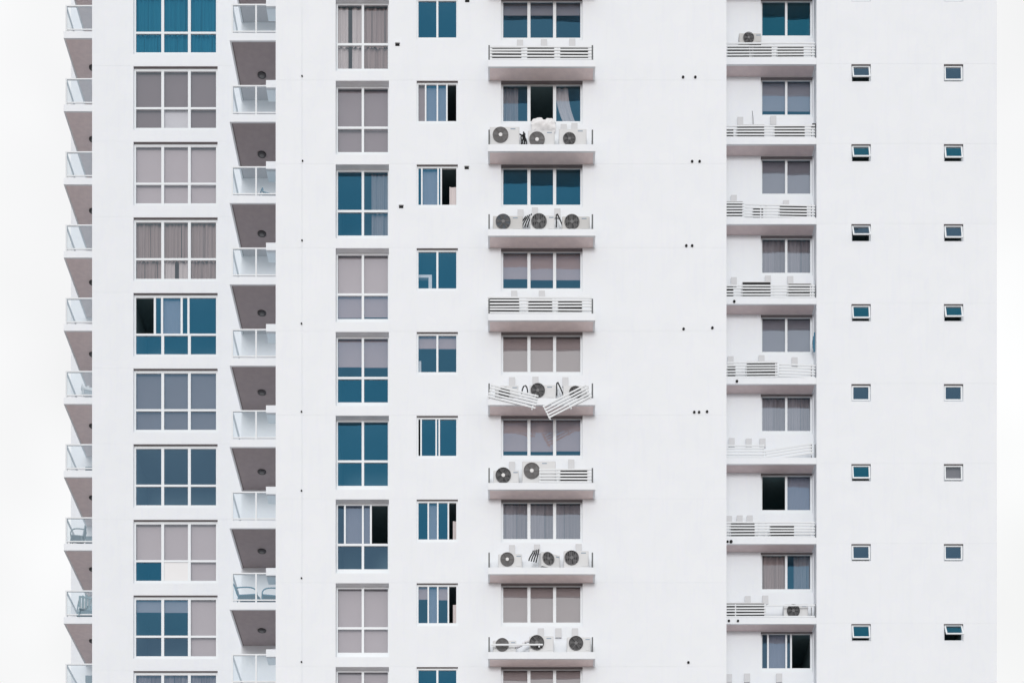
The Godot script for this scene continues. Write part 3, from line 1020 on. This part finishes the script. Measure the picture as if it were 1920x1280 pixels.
func recess() -> void:
	var xa := wx(1362.5, D_C)
	var xb := wx(1531.5, D_R)
	var X := func(px: float) -> float: return wx(px, D_R)
	var top := func(i: int) -> float: return head(17 - i) + 0.235
	for i in range(-1, 9):
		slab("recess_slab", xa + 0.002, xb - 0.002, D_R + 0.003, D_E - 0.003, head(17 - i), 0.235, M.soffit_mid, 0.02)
	var d := D_R + 0.05
	for i in range(9):
		for px in [1522.5, 1529.5]:
			box("end_post", Vector3(X.call(px) - 0.014, top.call(i), -d - 0.045), Vector3(X.call(px) + 0.014, top.call(i) + 0.53, -d - 0.018), M.dark_metal, tower)
	railing(X.call(1438.0), X.call(1529.0), top.call(7), d, 5, [X.call(1523.0)], 0.0, false, 4)
	railing(X.call(1438.0), X.call(1529.0), top.call(7), d, 1, [X.call(1523.0)])
	railing(xa + 0.02, X.call(1396.0), top.call(2), d, 6, [X.call(1394.0)])
	railing(X.call(1397.0), X.call(1529.0), top.call(2) + 0.03, d - 0.012, 5, [X.call(1427.0), X.call(1437.0), X.call(1518.0)], -0.9)
	railing(xa + 0.02, X.call(1459.0), top.call(4), d, 6, [X.call(1456.0)], 0.4)
	railing(X.call(1461.0), X.call(1529.0), top.call(4) + 0.04, d - 0.012, 5, [X.call(1463.0), X.call(1520.0)], -2.4)
	for i in [0, 1, 3, 6, 7, 8]:
		railing(xa + 0.02, X.call(1437.0) if i == 7 else X.call(1529.0), top.call(i), d, 6 if i in [0, 6] else 5, ([X.call(1380.0), X.call(1436.0)] if i == 7 else [X.call(1452.0), X.call(1521.0)]) if i != 6 else [X.call(1424.0), X.call(1437.0), X.call(1522.0)])
	var fallen := railing(xa + 0.02, X.call(1434.0), top.call(5), d, 5, [X.call(1432.0)])
	fallen = railing(X.call(1436.0), X.call(1527.0), top.call(5) + 0.16, d - 0.02, 4, [X.call(1438.0), X.call(1522.0)], 9.0, true)
	fallen.set_meta("label", "railing panel sagging at its left end")
	var au := D_R + 0.22
	var where := ["topmost shelf", "second shelf from the top", "third shelf from the top", "fourth shelf from the top", "fifth shelf from the top", "shelf with the sagging railing", "shelf under the open dark window", "lowest shelf"]
	var units := [
		[[1364, 1406, 83], [1412, 1448, 84], [1458, 1508, 85]],
		[[1362, 1376, 240], [1382, 1434, 232], [1452, 1510, 233]],
		[[1362, 1394, 376], [1412, 1432, 388], [1462, 1514, 384]],
		[[1362, 1376, 534], [1392, 1446, 527], [1478, 1522, 530]],
		[[1364, 1380, 684], [1400, 1458, 676]],
		[],
		[[1370, 1416, 978], [1444, 1490, 982]],
		[[1362, 1434, 1129], [1470, 1516, 1132]],
	]
	for i in 8:
		for u in units[i].size():
			var q: Array = units[i][u]
			var o := {"louvred": true}
			var look := "louvred air conditioner"
			if i == 7 and u == 1:
				o = {"fx": -0.1, "r": 0.24}
				look = "white air conditioner"
			var count: int = units[i].size()
			var side: String = "only one" if count == 1 else (["left one", "right one"][u] if count == 2 else ["left one", "middle one", "right one"][u])
			conditioner("%s, %s on the %s in the recess" % [look, side, where[i]], maxf(wx(q[0], au), xa + 0.02), wx(q[1], au), top.call(i), wy(q[2], au), au, o)
	# the one that stands higher than the rest, on two brackets
	conditioner("grey air conditioner raised above the slats of the topmost recess shelf", wx(1386, au), wx(1428, au), wy(83.5, au) - 0.04, wy(62, au), au - 0.01, {"fx": -0.06, "r": 0.2, "fan": "fan_dark", "casing": "casing_aged"})
	for q in [[1388, 230], [1450, 228], [1376, 376], [1474, 386], [1376, 530], [1440, 527], [1482, 528], [1370, 678], [1428, 676], [1490, 680], [1372, 831], [1404, 832], [1430, 832], [1367, 977], [1387, 976], [1406, 976], [1402, 1127], [1435, 1126], [1367, 1273], [1401, 1272], [1461, 1272]]:
		cover(q[0], q[1], D_E)

func balconies() -> void:
	# stack beside the centre block
	var x0 := wx(430, D_MB)
	var x1 := wx(516.5, D_C) - 0.002
	for n in range(9, 19):
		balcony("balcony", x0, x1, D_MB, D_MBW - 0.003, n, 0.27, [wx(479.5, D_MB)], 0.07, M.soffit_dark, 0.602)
	for n in range(9, 19):
		# short white beam that juts from the centre block at handrail height
		var y := head(n) + 0.27
		box("side_beam", Vector3(x1 - 0.60, y + 0.965, -D_MB - 0.62), Vector3(x1, y + 1.235, -D_MB + 0.012), M.wall, tower)
	# stack at the far left corner
	x0 = wx(118.5, D_LB)
	x1 = wx(172, D_L) - 0.01
	for n in range(10, 21):
		balcony("balcony", x0, x1 + 1.2, D_LB, D_LBW - 0.003, n, 0.27, [], 0.09, M.soffit_pink)
		var y := head(n) + 0.27
		var door := box("balcony_door", Vector3(-18.16, y, -D_LBW + 0.002), Vector3(x1 + 1.1, y + 2.25, -D_LBW + 0.03), M.door_glass, tower)
		box("door_frame", Vector3(-1.75, -1.12, 0.016), Vector3(-1.68, 1.12, 0.03), M.frame, door).position.x = -(x1 + 1.1 + 18.16) / 2 + 0.03
	var nth := ["topmost", "second", "third", "fourth", "fifth", "sixth", "seventh", "eighth", "ninth"]
	for k in 8:
		ceiling_light("round dark ceiling light under the %s balcony beside the centre block" % nth[k], wx(490.5, 63.33), head(17 - k) + 0.012, 63.33)
	for k in 9:
		ceiling_light("round dark ceiling light under the %s balcony of the far left stack" % nth[k], wx(173.5, 70.1), head(19 - k) + 0.012, 70.1)

func details() -> void:
	# small square vents and drain spouts in the centre wall
	for q in [[745, 83], [752, 387], [876, 1], [875, 314]]:
		var x := wx(q[0], D_C)
		var y := wy(q[1], D_C)
		var o := box("vent", Vector3(x - 0.075, y - 0.06, -D_C + 0.001), Vector3(x + 0.075, y + 0.06, -D_C + 0.012), M.hole, tower)
		box("vent_hood", Vector3(-0.085, 0.02, -0.005), Vector3(0.085, 0.075, 0.05), M.frame, o)
	for q in [[566, 143], [567, 302], [566, 451], [565, 607], [565, 772], [565, 920], [565, 1084], [565, 1241], [1281, 145], [1304, 145], [1298, 303], [1312, 303], [1287, 461], [1298, 461], [1282, 617], [1336, 615], [1302, 773], [1311, 773], [1326, 772], [1291, 1242]]:
		var st := begin()
		var r := 0.03 if q[0] < 600 else 0.046
		barrel(st, Vector3.ZERO, r, 0.0, 0.03, 10)
		disc(st, Vector3(0, 0, 0.03), r, 10)
		done("drain_spout", st, M.hole, tower, Vector3(wx(q[0], D_C), wy(q[1], D_C), -D_C))
	for q in [[1377, 565.5, 0.05], [1382, 715, 0.05], [1364.5, 1015.5, 0.045], [1371, 1015.5, 0.06], [1367, 1164, 0.045], [1384, 1164, 0.045]]:
		var st := begin()
		barrel(st, Vector3.ZERO, q[2], 0.0, 0.03, 10)
		disc(st, Vector3(0, 0, 0.03), q[2], 10)
		done("drain_spout", st, M.hole, tower, Vector3(wx(q[0], D_R), wy(q[1], D_R), -D_R))
	# furniture on the balconies
	var yb := head(10) + 0.27
	chair("blue plastic lounge chair facing right on the lower balcony beside the centre block", "chair", Vector3(wx(466, 62.1), yb, -62.2), 84.0, M.blue_plastic, true)
	chair("blue plastic lounge chair half hidden behind the centre block corner", "chair", Vector3(wx(508, 62.1), yb, -62.25), -80.0, M.blue_plastic, true)
	chair("small blue chair in the right corner of an upper balcony beside the centre block", "chair", Vector3(wx(503, 62.5), head(15) + 0.27, -62.5), 20.0, M.blue_plastic, true)
	chair("grey plastic chair seen from its side on the far left corner balcony", "chair", Vector3(wx(143, 69.0), head(12) + 0.27, -69.05), -80.0, M.grey_plastic)
	chair("white plastic chair on the far left corner balcony above mid height", "chair", Vector3(wx(166, 69.0), head(14) + 0.27, -69.05), 20.0, M.white_plastic)
	chair("pale blue chair on the lowest far left balcony", "chair", Vector3(wx(158, 69.0), head(11) + 0.27, -69.05), -160.0, M.pale_plastic, true)
	# a teal towel and a thin aerial in the recess, a small dark lamp on its side wall
	var st := begin()
	var xr := wx(1531.5, D_R)
	for k in 6:
		var y := lerpf(wy(614, D_R), wy(650, D_R), k / 5.0)
		var w := [0.02, 0.05, 0.07, 0.06, 0.04, 0.01][k] as float
		if k < 5:
			var y2 := lerpf(wy(614, D_R), wy(650, D_R), (k + 1) / 5.0)
			bx(st, Vector3(xr - 0.03 - w, y2, -D_R - 0.3), Vector3(xr - 0.012, y - 0.001, -D_R - 0.25))
	var towel := done("towel", st, M.blue_plastic, self)
	towel.set_meta("label", "teal towel hung on the side wall of the recess by a grey-blinded window")
	towel.set_meta("category", "towel")
	st = begin()
	var xa := wx(1412, D_E)
	tube(st, [Vector3(xa, head(16) + 0.24, -D_E + 0.2), Vector3(xa - 0.02, wy(221, D_E - 0.2), -D_E + 0.2), Vector3(xa - 0.05, wy(208, D_E - 0.2), -D_E + 0.2)], 0.012, 5)
	var aerial := done("aerial", st, M.dark_metal, self)
	aerial.set_meta("label", "thin bent aerial rod on the second shelf of the recess")
	aerial.set_meta("category", "aerial")
	box("wall_lamp", Vector3(xr - 0.14, wy(232, D_R), -D_R - 0.22), Vector3(xr + 0.001, wy(227, D_R), -D_R - 0.1), M.lamp, tower)
